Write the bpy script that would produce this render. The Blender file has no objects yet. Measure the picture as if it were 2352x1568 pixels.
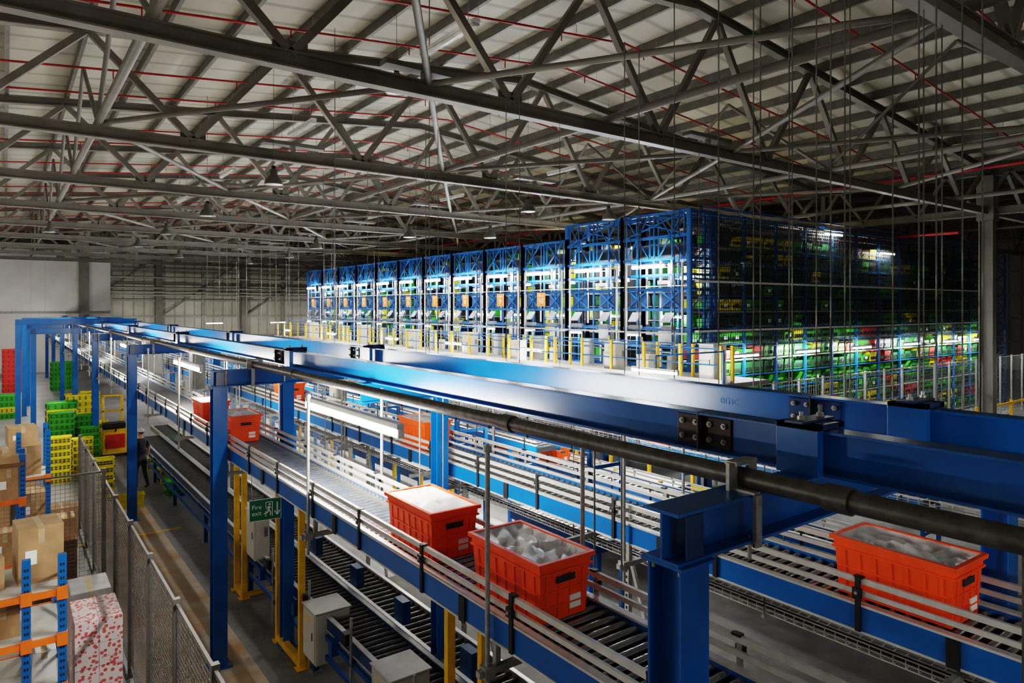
import bpy, math, random
from mathutils import Vector, Matrix
random.seed(7)
H=5.3
FL=-5.3
sc=bpy.context.scene

# ---------------------------------------------------------------- materials
MATS={}
def mat(name,col,rough=.5,metal=0.0,var=.12,scale=6.0,bump=0.0,col2=None,emit=None,es=0,detail=4,spec=.5):
    if name in MATS: return MATS[name]
    m=bpy.data.materials.new(name); m.use_nodes=True
    nt=m.node_tree; p=nt.nodes['Principled BSDF']
    p.inputs['Roughness'].default_value=rough
    p.inputs['Metallic'].default_value=metal
    p.inputs['Specular IOR Level'].default_value=spec
    tc=nt.nodes.new('ShaderNodeTexCoord')
    nz=nt.nodes.new('ShaderNodeTexNoise'); nz.inputs['Scale'].default_value=scale; nz.inputs['Detail'].default_value=detail
    nt.links.new(tc.outputs['Object'],nz.inputs['Vector'])
    rp=nt.nodes.new('ShaderNodeValToRGB')
    a=tuple(c*(1-var) for c in col)+(1,)
    b=(tuple(col2)+(1,)) if col2 else tuple(min(1,c*(1+var)) for c in col)+(1,)
    rp.color_ramp.elements[0].position=.35; rp.color_ramp.elements[1].position=.65
    rp.color_ramp.elements[0].color=a; rp.color_ramp.elements[1].color=b
    nt.links.new(nz.outputs['Fac'],rp.inputs['Fac'])
    nt.links.new(rp.outputs['Color'],p.inputs['Base Color'])
    if bump>0:
        bp=nt.nodes.new('ShaderNodeBump'); bp.inputs['Strength'].default_value=bump; bp.inputs['Distance'].default_value=.02
        nt.links.new(nz.outputs['Fac'],bp.inputs['Height']); nt.links.new(bp.outputs['Normal'],p.inputs['Normal'])
    if emit:
        p.inputs['Emission Color'].default_value=tuple(emit)+(1,)
        p.inputs['Emission Strength'].default_value=es
    MATS[name]=m
    return m
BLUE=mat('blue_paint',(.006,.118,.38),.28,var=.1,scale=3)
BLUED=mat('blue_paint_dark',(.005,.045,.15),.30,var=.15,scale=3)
ABLUE=mat('rack_blue',(.005,.080,.26),.4,var=.15)
STEEL=mat('galvanised_steel',(.36,.36,.345),.38,.35,.15,20)
RODM=mat('threaded_rod_steel',(.17,.168,.155),.45,.4,.15,20)
ALU=mat('aluminium_rail',(.62,.61,.58),.28,.3,.08,10)
ROLL=mat('roller_steel',(.42,.42,.41),.2,.85,.15,8)
DPIPE=mat('dark_pipe',(.11,.105,.097),.42,.3,.25,15)
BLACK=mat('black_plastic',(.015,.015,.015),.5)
TRUSS=mat('truss_grey_paint',(.17,.158,.135),.5,var=.12,scale=2)
PURL=mat('purlin_galvanised',(.16,.155,.138),.45,.2,.15,3)
RED=mat('sprinkler_red',(.34,.012,.01),.4)
YEL=mat('yellow_paint',(.80,.46,.02),.4)
ORNG=mat('orange_beam',(.80,.16,.02),.4)
TORNG=mat('tote_orange',(.95,.10,.014),.38,var=.06)
TYEL=mat('tote_yellow',(.70,.58,.012),.45)
TGRN=mat('tote_green',(.045,.34,.025),.45)
TDG=mat('tote_dark_green',(.012,.10,.025),.5)
TRED=mat('tote_red',(.55,.03,.02),.45)
TBLK=mat('tote_black',(.02,.022,.022),.5)
BAG=mat('bag_liner',(.86,.84,.82),.4,var=.1,scale=8,bump=.5)
WHITE=mat('white_paint',(.75,.75,.73),.5,var=.05)
CAB=mat('cabinet_beige',(.55,.53,.47),.45,var=.05)
CARD=mat('cardboard',(.36,.225,.115),.8,var=.15,scale=5)
TAPE=mat('packing_tape',(.46,.34,.20),.4)
TUBE=mat('fluorescent_tube',(1,1,1),.5,emit=(1,.96,.89),es=360)
TUBEB=mat('fluorescent_tube_cool',(1,1,1),.5,emit=(.94,.975,1.0),es=420)
SIGNO=mat('sign_orange',(.85,.20,.025),.5)
SIGNG=mat('sign_green',(.01,.20,.09),.5,var=.03)
SIGNW=mat('sign_white',(.9,.9,.88),.5,var=.01)
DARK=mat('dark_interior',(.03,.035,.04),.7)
COPR=mat('roller_ring',(.30,.07,.03),.4)
GREY=mat('grey_paint',(.28,.28,.26),.5)
HOP=mat('hopper_grey',(.13,.135,.14),.45)
DECK=mat('deck_grey',(.17,.165,.155),.5)
NET=mat('guard_net_dark',(.025,.035,.045),.5)
LAMPG=mat('lamp_housing',(.16,.16,.15),.35,.5)
GLASS=mat('lamp_lens',(.5,.52,.5),.2)
FSTEEL=mat('fence_steel',(.16,.165,.16),.45,.2)
PALEF=mat('pale_floor_coating',(.62,.62,.60),.4,var=.08,scale=1.2)
FSHADE=mat('floor_shade_dark',(.075,.07,.062),.65,var=.3,scale=2.5,detail=8)  # shade put into the colour of the lower right floor

def floor_mat():
    m=bpy.data.materials.new('floor_concrete'); m.use_nodes=True; nt=m.node_tree; p=nt.nodes['Principled BSDF']
    tc=nt.nodes.new('ShaderNodeTexCoord')
    n1=nt.nodes.new('ShaderNodeTexNoise'); n1.inputs['Scale'].default_value=.5; n1.inputs['Detail'].default_value=8
    n2=nt.nodes.new('ShaderNodeTexNoise'); n2.inputs['Scale'].default_value=9; n2.inputs['Detail'].default_value=8
    for n in(n1,n2): nt.links.new(tc.outputs['Object'],n.inputs['Vector'])
    r1=nt.nodes.new('ShaderNodeValToRGB'); r1.color_ramp.elements[0].position=.3;r1.color_ramp.elements[1].position=.7
    r1.color_ramp.elements[0].color=(.20,.198,.195,1); r1.color_ramp.elements[1].color=(.37,.365,.355,1)
    mx=nt.nodes.new('ShaderNodeMix'); mx.data_type='RGBA'; mx.blend_type='MULTIPLY'; mx.inputs[0].default_value=.5
    nt.links.new(n1.outputs['Fac'],r1.inputs['Fac']); nt.links.new(r1.outputs['Color'],mx.inputs[6]); nt.links.new(n2.outputs['Fac'],mx.inputs[7])
    nt.links.new(mx.outputs[2],p.inputs['Base Color']); p.inputs['Roughness'].default_value=.5
    return m
FLOORM=floor_mat()
TAN=mat('floor_tan_paint',(.56,.36,.18),.5,var=.3,scale=1.5,col2=(.50,.44,.35),detail=8)
def clad(name,c1,c2,scale,axis='X',rough=.55,dist=0):
    m=bpy.data.materials.new(name); m.use_nodes=True; nt=m.node_tree; p=nt.nodes['Principled BSDF']
    tc=nt.nodes.new('ShaderNodeTexCoord'); w=nt.nodes.new('ShaderNodeTexWave'); w.wave_type='BANDS'; w.bands_direction=axis
    w.inputs['Scale'].default_value=scale; w.inputs['Distortion'].default_value=dist
    nt.links.new(tc.outputs['Object'],w.inputs['Vector'])
    r=nt.nodes.new('ShaderNodeValToRGB'); r.color_ramp.elements[0].position=0;r.color_ramp.elements[1].position=.12
    r.color_ramp.elements[0].color=tuple(c*.62 for c in c1)+(1,); r.color_ramp.elements[1].color=tuple(c1)+(1,)
    nt.links.new(w.outputs['Fac'],r.inputs['Fac'])
    n=nt.nodes.new('ShaderNodeTexNoise'); n.inputs['Scale'].default_value=.6; n.inputs['Detail'].default_value=6
    nt.links.new(tc.outputs['Object'],n.inputs['Vector'])
    r2=nt.nodes.new('ShaderNodeValToRGB'); r2.color_ramp.elements[0].position=.3; r2.color_ramp.elements[1].position=.7
    r2.color_ramp.elements[0].color=tuple(c2)+(1,); r2.color_ramp.elements[1].color=(1,1,1,1)
    nt.links.new(n.outputs['Fac'],r2.inputs['Fac'])
    mx=nt.nodes.new('ShaderNodeMix'); mx.data_type='RGBA'; mx.blend_type='MULTIPLY'; mx.inputs[0].default_value=1
    nt.links.new(r.outputs['Color'],mx.inputs[6]); nt.links.new(r2.outputs['Color'],mx.inputs[7])
    nt.links.new(mx.outputs[2],p.inputs['Base Color']); p.inputs['Roughness'].default_value=rough
    return m
ROOFM=clad('roof_liner',(.56,.53,.45),(.78,.77,.72),.3,'Y')
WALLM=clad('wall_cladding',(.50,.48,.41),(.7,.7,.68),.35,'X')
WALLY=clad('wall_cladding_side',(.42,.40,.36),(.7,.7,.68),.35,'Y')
PANEL=mat('white_wall_panel',(.62,.60,.56),.6,var=.06,scale=.6)
def spots():
    m=bpy.data.materials.new('printed_carton'); m.use_nodes=True; nt=m.node_tree; p=nt.nodes['Principled BSDF']
    tc=nt.nodes.new('ShaderNodeTexCoord'); v=nt.nodes.new('ShaderNodeTexVoronoi'); v.inputs['Scale'].default_value=20; v.inputs['Randomness'].default_value=.9
    nt.links.new(tc.outputs['Object'],v.inputs['Vector'])
    r=nt.nodes.new('ShaderNodeValToRGB'); r.color_ramp.interpolation='CONSTANT'
    r.color_ramp.elements[0].color=(.58,.12,.12,1); r.color_ramp.elements[1].color=(.70,.62,.60,1); r.color_ramp.elements[1].position=.42
    nt.links.new(v.outputs['Distance'],r.inputs['Fac']); nt.links.new(r.outputs['Color'],p.inputs['Base Color']); p.inputs['Roughness'].default_value=.4
    return m
SPOT=spots()

# ---------------------------------------------------------------- builder
class B:
    def __init__(s,name): s.n=name; s.V=[]; s.F=[]; s.M=[]; s.S=[]; s.mats=[]
    def mi(s,m):
        if m not in s.mats: s.mats.append(m)
        return s.mats.index(m)
    def add(s,vs,fs,m,smooth=False):
        o=len(s.V); i=s.mi(m)
        s.V.extend([tuple(v) for v in vs])
        for f in fs: s.F.append(tuple(a+o for a in f)); s.M.append(i); s.S.append(smooth)
    def box(s,x0,x1,y0,y1,z0,z1,m):
        s.add([(x0,y0,z0),(x1,y0,z0),(x1,y1,z0),(x0,y1,z0),(x0,y0,z1),(x1,y0,z1),(x1,y1,z1),(x0,y1,z1)],
          [(0,3,2,1),(4,5,6,7),(0,1,5,4),(1,2,6,5),(2,3,7,6),(3,0,4,7)],m)
    def frame(s,p1,p2):
        p1=Vector(p1);p2=Vector(p2); d=(p2-p1).normalized()
        if abs(d.z)>.995: a=Vector((1,0,0)); b=Vector((0,1,0))
        else:
            a=d.cross(Vector((0,0,1))).normalized(); b=a.cross(d).normalized()
        return p1,p2,a,b
    def prof(s,p1,p2,pts,m,smooth=False,rot=0,cap=True):
        p1,p2,a,b=s.frame(p1,p2)
        if rot: a,b=b,-a
        n=len(pts); vs=[p1+a*u+b*v for u,v in pts]+[p2+a*u+b*v for u,v in pts]
        s.add(vs,[(i,(i+1)%n,n+(i+1)%n,n+i) for i in range(n)],m,smooth)
        if cap: 
            s.add(vs,[tuple(range(n))[::-1],tuple(range(n,2*n))],m)
    def bar(s,p1,p2,w,h,m): s.prof(p1,p2,[(-w/2,-h/2),(w/2,-h/2),(w/2,h/2),(-w/2,h/2)],m)
    def cyl(s,p1,p2,r,m,n=10,cap=True):
        s.prof(p1,p2,[(r*math.cos(2*math.pi*i/n),r*math.sin(2*math.pi*i/n)) for i in range(n)],m,True,cap=cap)
    def ib(s,p1,p2,h,w,m,tf=.015,tw=.012,rot=0):
        H2=h/2;W=w/2;t=tw/2
        s.prof(p1,p2,[(-W,-H2),(W,-H2),(W,-H2+tf),(t,-H2+tf),(t,H2-tf),(W,H2-tf),(W,H2),(-W,H2),(-W,H2-tf),(-t,H2-tf),(-t,-H2+tf),(-W,-H2+tf)],m,rot=rot)
    def lathe(s,c,pr,m,n=20):
        vs=[];k=len(pr)
        for i in range(n):
            a=2*math.pi*i/n
            for r,z in pr: vs.append((c[0]+r*math.cos(a),c[1]+r*math.sin(a),c[2]+z))
        fs=[]
        for i in range(n):
            j=(i+1)%n
            for q in range(k-1): fs.append((i*k+q,j*k+q,j*k+q+1,i*k+q+1))
        s.add(vs,fs,m,True)
    def done(s,bevel=0,loc=None,rotz=0):
        if loc is None: loc=(0,0,0)
        me=bpy.data.meshes.new(s.n); me.from_pydata(s.V,[],s.F)
        for m in s.mats: me.materials.append(m)
        me.polygons.foreach_set('material_index',s.M); me.polygons.foreach_set('use_smooth',s.S); me.update()
        o=bpy.data.objects.new(s.n,me); sc.collection.objects.link(o); o.location=(loc[0],loc[1],loc[2]+H); o.rotation_euler[2]=rotz
        if bevel:
            b=o.modifiers.new('bevel','BEVEL'); b.width=bevel; b.segments=2; b.limit_method='ANGLE'
        return o
def px(u,v,t):  # photo-measured point at scale t
    return (.8028*(u-10)*t,(1954-.5962*(u-10))*t,(706-v)*t)

# ---------------------------------------------------------------- shell
def roofz(x):
    c=13.5 if x<=32 else 50.5
    return 7.75-.1*abs(x-c)
Y0,Y1=-12,74
b=B('floor'); b.box(-5,69,Y0,Y1,FL-.2,FL,FLOORM); b.done()
b=B('ceiling')
for xa,xb in((-5,13.5),(13.5,32),(32,50.5),(50.5,69)):
    za=roofz(xa) if xa!=32 else roofz(32); zb=roofz(xb)
    b.add([(xa,Y0,za),(xb,Y0,zb),(xb,Y1,zb),(xa,Y1,za),(xa,Y0,za+.15),(xb,Y0,zb+.15),(xb,Y1,zb+.15),(xa,Y1,za+.15)],
      [(0,3,2,1),(4,5,6,7),(0,1,5,4),(1,2,6,5),(2,3,7,6),(3,0,4,7)],ROOFM)
b.done()
def wall(name,x0,x1,y0,y1,m,parts=None):
    b=B(name); b.box(x0,x1,y0,y1,FL,8,m)
    if parts: parts(b)
    b.done()
def backparts(b):
    for x in range(-4,69,8): b.box(x-.3,x+.3,Y1-.5,Y1,FL,7,TRUSS)
    for x in range(0,69,8): b.box(x-.1,x+.1,Y1-.25,Y1,FL,7,GREY)
    for z in (-3,-1,.6,2.2,3.6,5):
        b.box(-5,69,Y1-.18,Y1,z,z+.2,GREY)
    for z in (1.2,1.5,1.9,2.9): b.cyl((7,Y1-.6,z),(40,Y1-.6,z),.09,STEEL,8)
    for x in (4,12,20,28): b.bar((x,Y1-.3,-1),(x+8,Y1-.3,5),.12,.12,TRUSS)
wall('wall_back',-5,69,Y1,Y1+.2,WALLM,backparts)
wall('wall_front',-5,69,Y0-.2,Y0,WALLM)
wall('wall_left',-5.2,-5,Y0,Y1,WALLY)
def rp(b):
    for y in range(-8,74,7): b.box(68.6,69,y-.2,y+.2,FL,6.5,TRUSS)
    for z in (-3,-1,1,3): b.box(68.8,69,Y0,Y1,z,z+.2,GREY)
wall('wall_right',69,69.2,Y0,Y1,WALLY,rp)
b=B('partition_room'); b.box(-5,7.3,68,73.4,FL,4.85,PANEL); b.box(5.0,5.7,67.6,68,FL,5.6,TRUSS); b.box(-5,7.35,67.95,68,4.7,4.9,GREY); b.box(-5,7.35,67.95,68,-.5,-.3,GREY)
b.done()

b=B('roof_purlins')
for base in (-5,32):
    x=base+.6
    while x<base+37:
        z=roofz(x)
        b.prof((x,Y0+.05,z-.13),(x,Y1-.05,z-.13),[(-.05,-.13),(.035,-.13),(.035,-.115),(-.035,-.115),(-.035,.12),(.05,.12),(.05,.13),(-.05,.13)],PURL)
        x+=1.48
b.done()
def truss(y,x0,x1,c,n0,step,big=1):
    b=B('roof_truss'); zc=3.88
    rz=lambda x: 7.75-.1*abs(x-c)-.40
    b.ib((x0,y,zc),(x1,y,zc),.27,.22,TRUSS,.03,.03)
    b.ib((x0,y,rz(x0)),(c,y,rz(c)),.24,.22,TRUSS,.03,.03); b.ib((c,y,rz(c)),(x1,y,rz(x1)),.24,.22,TRUSS,.03,.03)
    x=n0
    nodes=[]
    while x<x1: nodes.append(x); x+=step
    for x in nodes:
        for dx in (-step/2,step/2):
            xt=x+dx
            if x0<=xt<=x1: b.bar((x,y,zc+.1),(xt,y,rz(xt)-.05),.14,.14,TRUSS)
        b.box(x-.28,x+.28,y-.012,y+.012,zc+.1,zc+.32,TRUSS)
    b.bar((x0+.05,y,zc),(x0+.05,y,rz(x0)),.2,.2,TRUSS); b.bar((x1-.05,y,zc),(x1-.05,y,rz(x1)),.2,.2,TRUSS)
    b.done()
TY=[-3.1,3.8,10.7,17.6,24.5,31.4,38.3,45.2,52.1,59,65.9]
for y in TY:
    truss(y,-5,32,13.5,-.7,4.3)
    if y>3: truss(y,32,69,50.5,36.3,4.3)
b=B('roof_bracing')
for x in (1.65,10.5,19.6,28.5,41,50.5,60): b.cyl((x,Y0+.05,4.08),(x,Y1-.05,4.08),.085 if x<30 else .07,TRUSS,10)
for i,y in enumerate(TY[1:-1]):
    yn=TY[i+2]
    for xa,xb in ((1.65,6.1),(10.5,6.1),(10.5,15),(19.6,15),(19.6,24)):
        if i%2==0: b.cyl((xa,y,4.08),(xb,yn,4.0),.06,TRUSS,8)
        else: b.cyl((xb,y,4.0),(xa,yn,4.08),.06,TRUSS,8)
for i,y in enumerate(TY[1:-1]):
    yn=TY[i+2]
    for x in (1.65,19.6):
        b.cyl((x,y,4.1),(x,(y+yn)/2,roofz(x)-.3),.05,TRUSS,8); b.cyl((x,yn,4.1),(x,(y+yn)/2,roofz(x)-.3),.05,TRUSS,8)
b.ib((32,Y0+.05,3.88),(32,Y1-.05,3.88),.3,.3,TRUSS,.03,.03); b.ib((32,Y0+.05,5.5),(32,Y1-.05,5.5),.25,.3,TRUSS,.03,.03)
y=Y0+.1
while y<Y1-2.4:
    b.bar((32,y,3.9),(32,y+1.15,5.5),.12,.12,TRUSS); b.bar((32,y+2.3,3.9),(32,y+1.15,5.5),.12,.12,TRUSS); y+=2.3
b.done()
for y in (10.7,):
    b=B('steel_column'); b.ib((31.9,y,FL),(31.9,y,4),.5,.4,TRUSS,.04,.03); b.box(31.5,32.3,y-.4,y+.4,FL,FL+.05,TRUSS); b.box(31.6,32.2,y-.3,y+.3,3.5,5.3,TRUSS); b.done()
b=B('sprinkler_pipes')
for y in TY[1:]:
    for dy in (-4.6,-2.2,):
        for c,x0,x1 in ((13.5,-4.8,31.9),(50.5,32.1,68.5)):
            z=lambda x: 7.75-.1*abs(x-c)-.62
            b.cyl((x0,y+dy,z(x0)),(c,y+dy,z(c)),.028,RED,6); b.cyl((c,y+dy,z(c)),(x1,y+dy,z(x1)),.028,RED,6)
            x=x0+1
            while x<x1:
                b.cyl((x,y+dy,z(x)-.22),(x,y+dy,z(x)),.016,RED,5); b.cyl((x+.5,y+dy,z(x)),(x+.5,y+dy,z(x)+.4),.008,STEEL,4); x+=3
b.cyl((29,Y0+.2,5.15),(29,Y1-.7,5.15),.06,RED,8)
b.cyl((22,30,3.5),(60,30,3.5),.07,RED,8); b.cyl((32.6,12,3.2),(32.6,45,3.2),.07,RED,8)
b.done()
for (u,v,t) in ((910,195,.009),(627,410,.011),(475,485,.0137),(1212,475,.0138),(1397,494,.0151),(940,535,.0153),(725,562,.017),(1125,537,.0165),(380,530,.019),(315,560,.022),(663,585,.022),(570,600,.026),(410,585,.024),(112,525,.019)):
    x,y,z=px(u,v,t)
    b=B('high_bay_lamp')
    b.lathe((x,y,z),[(.0,.24),(.07,.24),(.09,.22),(.10,.08),(.15,.05),(.205,-.03),(.225,-.12),(.235,-.16),(.225,-.16),(.21,-.12),(.0,-.1)],LAMPG)
    b.lathe((x,y,z),[(.0,-.15),(.21,-.152)],GLASS)
    b.cyl((x,y,z+.24),(x,y,max(z+.5,roofz(x)-.25)),.006,RODM,5)
    b.box(x-.04,x+.04,y-.04,y+.04,z+.24,z+.32,BLACK)
    b.done()
def ubatten(x,y,z,L):
    b=B('roof_strip_luminaire'); b.box(x-.07,x+.07,y-L/2,y+L/2,z,z+.07,WHITE)
    b.prof((x,y-L/2+.03,z-.02),(x,y+L/2-.03,z-.02),[(-.08,-.01),(-.04,-.05),(.04,-.05),(.08,-.01),(.06,.03),(-.06,.03)],GLASS)
    for s in(-1,1): b.cyl((x,y+s*L*.35,z+.05),(x,y+s*L*.35,roofz(x)-.2),.008,STEEL,4)
    b.done()
for y in (11.7,20.1,28.5,37): ubatten(7.1,y,5.35,2.1)
for y in (20.1,28.5,37): ubatten(17.5,y,5.35,2.1)
def roof_fill(x,y,z,e,col=(1,.92,.78),lx=1.6,ly=.25):  # added fill light with a box under it, brightens the roof
    b=B('roof_fill_box'); b.box(x-lx/2,x+lx/2,y-ly/2-.01,y+ly/2+.01,z-.10,z-.01,TRUSS); b.box(x-.05,x+.05,y-.05,y+.05,z-.22,z-.1,STEEL); ob=b.done()
    l=bpy.data.lights.new('roof_fill_source','AREA'); l.shape='RECTANGLE'; l.size=lx; l.size_y=ly; l.energy=e; l.color=col
    o=bpy.data.objects.new('roof_fill_source',l); sc.collection.objects.link(o); o.location=(x,y,z+H); o.rotation_euler=(math.pi,0,0)
    o.parent=ob; o.matrix_parent_inverse=Matrix.Translation((0,0,-H))
for y in (3.8,10.7,17.6,24.5,31.4,38.3,45.2,52.1,59,65.9):
    for x in (-1.5,6,14):
        roof_fill(x,y,4.26,(13 if x<10 else 8) if y<12 else (18 if y<40 else 30))
for y in (10.7,24.5,38.3,52.1): roof_fill(44,y,4.26,10)
for y in (17.5,26.35,35,43.8):
    for x in (22,30): roof_fill(x,y,3.1,28,(1,.86,.40))
for x,y in ((0,-3.1),(12,-3.1)): roof_fill(x,y,4.26,12)

# ---------------------------------------------------------------- blue overhead structure
FY=[2.11,10.7,19.3,27.9,36.5,45.1,53.7,62.3]
def overhead(name,x):
    b=B(name)
    b.ib((x,-7,-.805),(x,67,-.805),.25,.16,BLUE,.016,.012)
    xf=x-.006-.012
    for k,ys in enumerate((2.84,11.5,20,28.6)):
        pl=mat('splice_plate_primer',(.045,.028,.022),.45,.3) if x<4 else BLUED
        b.box(xf-.004,xf+.012,ys-.21,ys+.21,-.90,-.71,pl)
        b.box(x-.082,x+.082,ys-.006,ys+.006,-.932,-.678,BLACK)
        for i in range(4):
            for zz in (-.855,-.755):
                yy=ys-.165+i*.11
                b.prof((xf-.022,yy,zz),(xf-.002,yy,zz),[(.02*math.cos(a*math.pi/3),.02*math.sin(a*math.pi/3)) for a in range(6)],STEEL)
                b.cyl((xf-.034,yy,zz),(xf-.02,yy,zz),.01,STEEL,8)
    for y in FY:
        b.box(x-.14,x-.082,y-.12,y+.13,-.93,-.645,BLUE); b.box(x+.082,x+.14,y-.12,y+.13,-.93,-.645,BLUE)
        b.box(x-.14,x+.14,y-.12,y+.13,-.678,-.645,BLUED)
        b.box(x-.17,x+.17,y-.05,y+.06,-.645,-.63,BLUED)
        for dx in(-.1,.1): b.cyl((x+dx,y,-.63),(x+dx,y,-.585),.012,STEEL,6); b.cyl((x+dx,y,-.63),(x+dx,y,-.608),.022,STEEL,6)
    return b.done(.002)
overhead('overhead_steel_beam',3.69)
overhead('overhead_steel_beam',5.03)
def txt(name,body,size,loc,rot,m,parent=None,ext=.001,align='CENTER',sx=1):
    c=bpy.data.curves.new(name,'FONT'); c.body=body; c.size=size; c.extrude=ext; c.align_x=align; c.align_y='CENTER'
    c.materials.append(m); o=bpy.data.objects.new(name,c); sc.collection.objects.link(o)
    o.location=(loc[0],loc[1],loc[2]+H); o.rotation_euler=rot; o.scale=(sx,1,1)
    return o
bpy.context.view_layer.update()
CH=mat('chalk_mark',(.02,.19,.50),.6)
txt('chalk_marking','emc',.11,(5.022,3.62,-.80),(math.pi/2,0,-math.pi/2),CH)

def hpost(b,x,y,z0,z1,w=.2,m=BLUE):
    b.ib((x,y,z0),(x,y,z1),w,w,m,.014,.012)
    b.box(x-w*.8,x+w*.8,y-w*.8,y+w*.8,z0,z0+.02,m); b.box(x-w*.62,x+w*.62,y-w*.62,y+w*.62,z1-.015,z1,m)
    for sx in(-1,1):
        for sy in(-1,1):
            b.cyl((x+sx*w*.65,y+sy*w*.65,z0+.02),(x+sx*w*.65,y+sy*w*.65,z0+.05),.015,STEEL,6)
            b.cyl((x+sx*w*.4,y+sy*w*.4,z1-.05),(x+sx*w*.4,y+sy*w*.4,z1-.015),.014,STEEL,6)
for i,y in enumerate(FY):
    b=B('portal_frame')
    xl=2.54
    if i>=4: xl=1.0
    b.ib((xl-.12,y,-1.05),(6.75,y,-1.05),.24,.2,BLUE,.016,.012)
    hpost(b,xl,y,FL,-1.17)
    if i>=4: hpost(b,2.54,y,FL,-1.17)
    if i!=1: hpost(b,6.54,y,FL,-1.17)
    if i==1: hpost(b,3.55,y,FL,-1.17,.17)
    b.box(xl-.06,xl+.06,y-.1,y-.09,-1.15,-.95,BLUED)
    b.done(.002)
b=B('portal_frame'); hpost(b,4.62,7.83,FL,-1.17,.17); b.ib((3.5,7.83,-1.05),(5.2,7.83,-1.05),.24,.17,BLUE); b.done()
for (xx,yy) in ((.45,36.5),(.75,41)):
    b=B('portal_frame'); hpost(b,xx,yy,FL,-.75); b.ib((xx-.1,yy,-.63),(5,yy,-.63),.24,.2,BLUE); b.done()
b=B('overhead_pipe')
b.cyl((3.06,-7,-.875),(3.06,66,-.875),.052,DPIPE,16)
for y in (1.55,4.1,8.9,15,21,27,33): b.cyl((3.06,y,-.875),(3.06,y+.12,-.875),.064,DPIPE,16)
b.done()
for y in FY:
    b=B('pipe_clamp')
    b.bar((2.98,y+.02,-.93),(2.98,y+.02,-.79),.07,.02,STEEL); b.bar((2.97,y+.02,-.795),(3.15,y+.02,-.795),.07,.02,STEEL)
    b.bar((3.15,y+.02,-.79),(3.15,y+.02,-1.0),.07,.015,STEEL); b.bar((3.0,y-.115,-.93),(3.0,y-.115,-1.19),.05,.02,STEEL)
    b.bar((3.0,y-.115,-.925),(3.0,y+.05,-.925),.05,.015,STEEL); b.bar((3.0,y-.115,-1.18),(3.0,y+.0,-1.18),.05,.015,STEEL)
    b.cyl((3.0,y-.07,-1.26),(3.0,y-.07,-1.14),.01,STEEL,6)
    b.done()

# ---------------------------------------------------------------- battens
def batten(p1,p2,m=TUBE,r=.019,hang=None,name='strip_light'):
    b=B(name); p1=Vector(p1);p2=Vector(p2); d=(p2-p1).normalized()
    b.bar(p1+Vector((0,0,.035+r)),p2+Vector((0,0,.035+r)),.07,.05,WHITE)
    b.cyl(p1+d*.04,p2-d*.04,r,m,8)
    for p in (p1,p2): b.bar(p-Vector((0,0,.03)),p+Vector((0,0,.05)),.06,.03,WHITE)
    if hang is not None:
        for k in(.2,.8):
            q=p1.lerp(p2,k); b.cyl((q.x,q.y,q.z+.07),(q.x,q.y,hang),.007,STEEL,5)
    return b.done()
for ya in (-9,-3.2,5.65,13.6,22,30.5,39,47.5,56): batten((2.92,ya,-1.17),(2.92,ya+2.4,-1.17),r=.04 if ya>0 else .022,hang=-.93)

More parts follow.
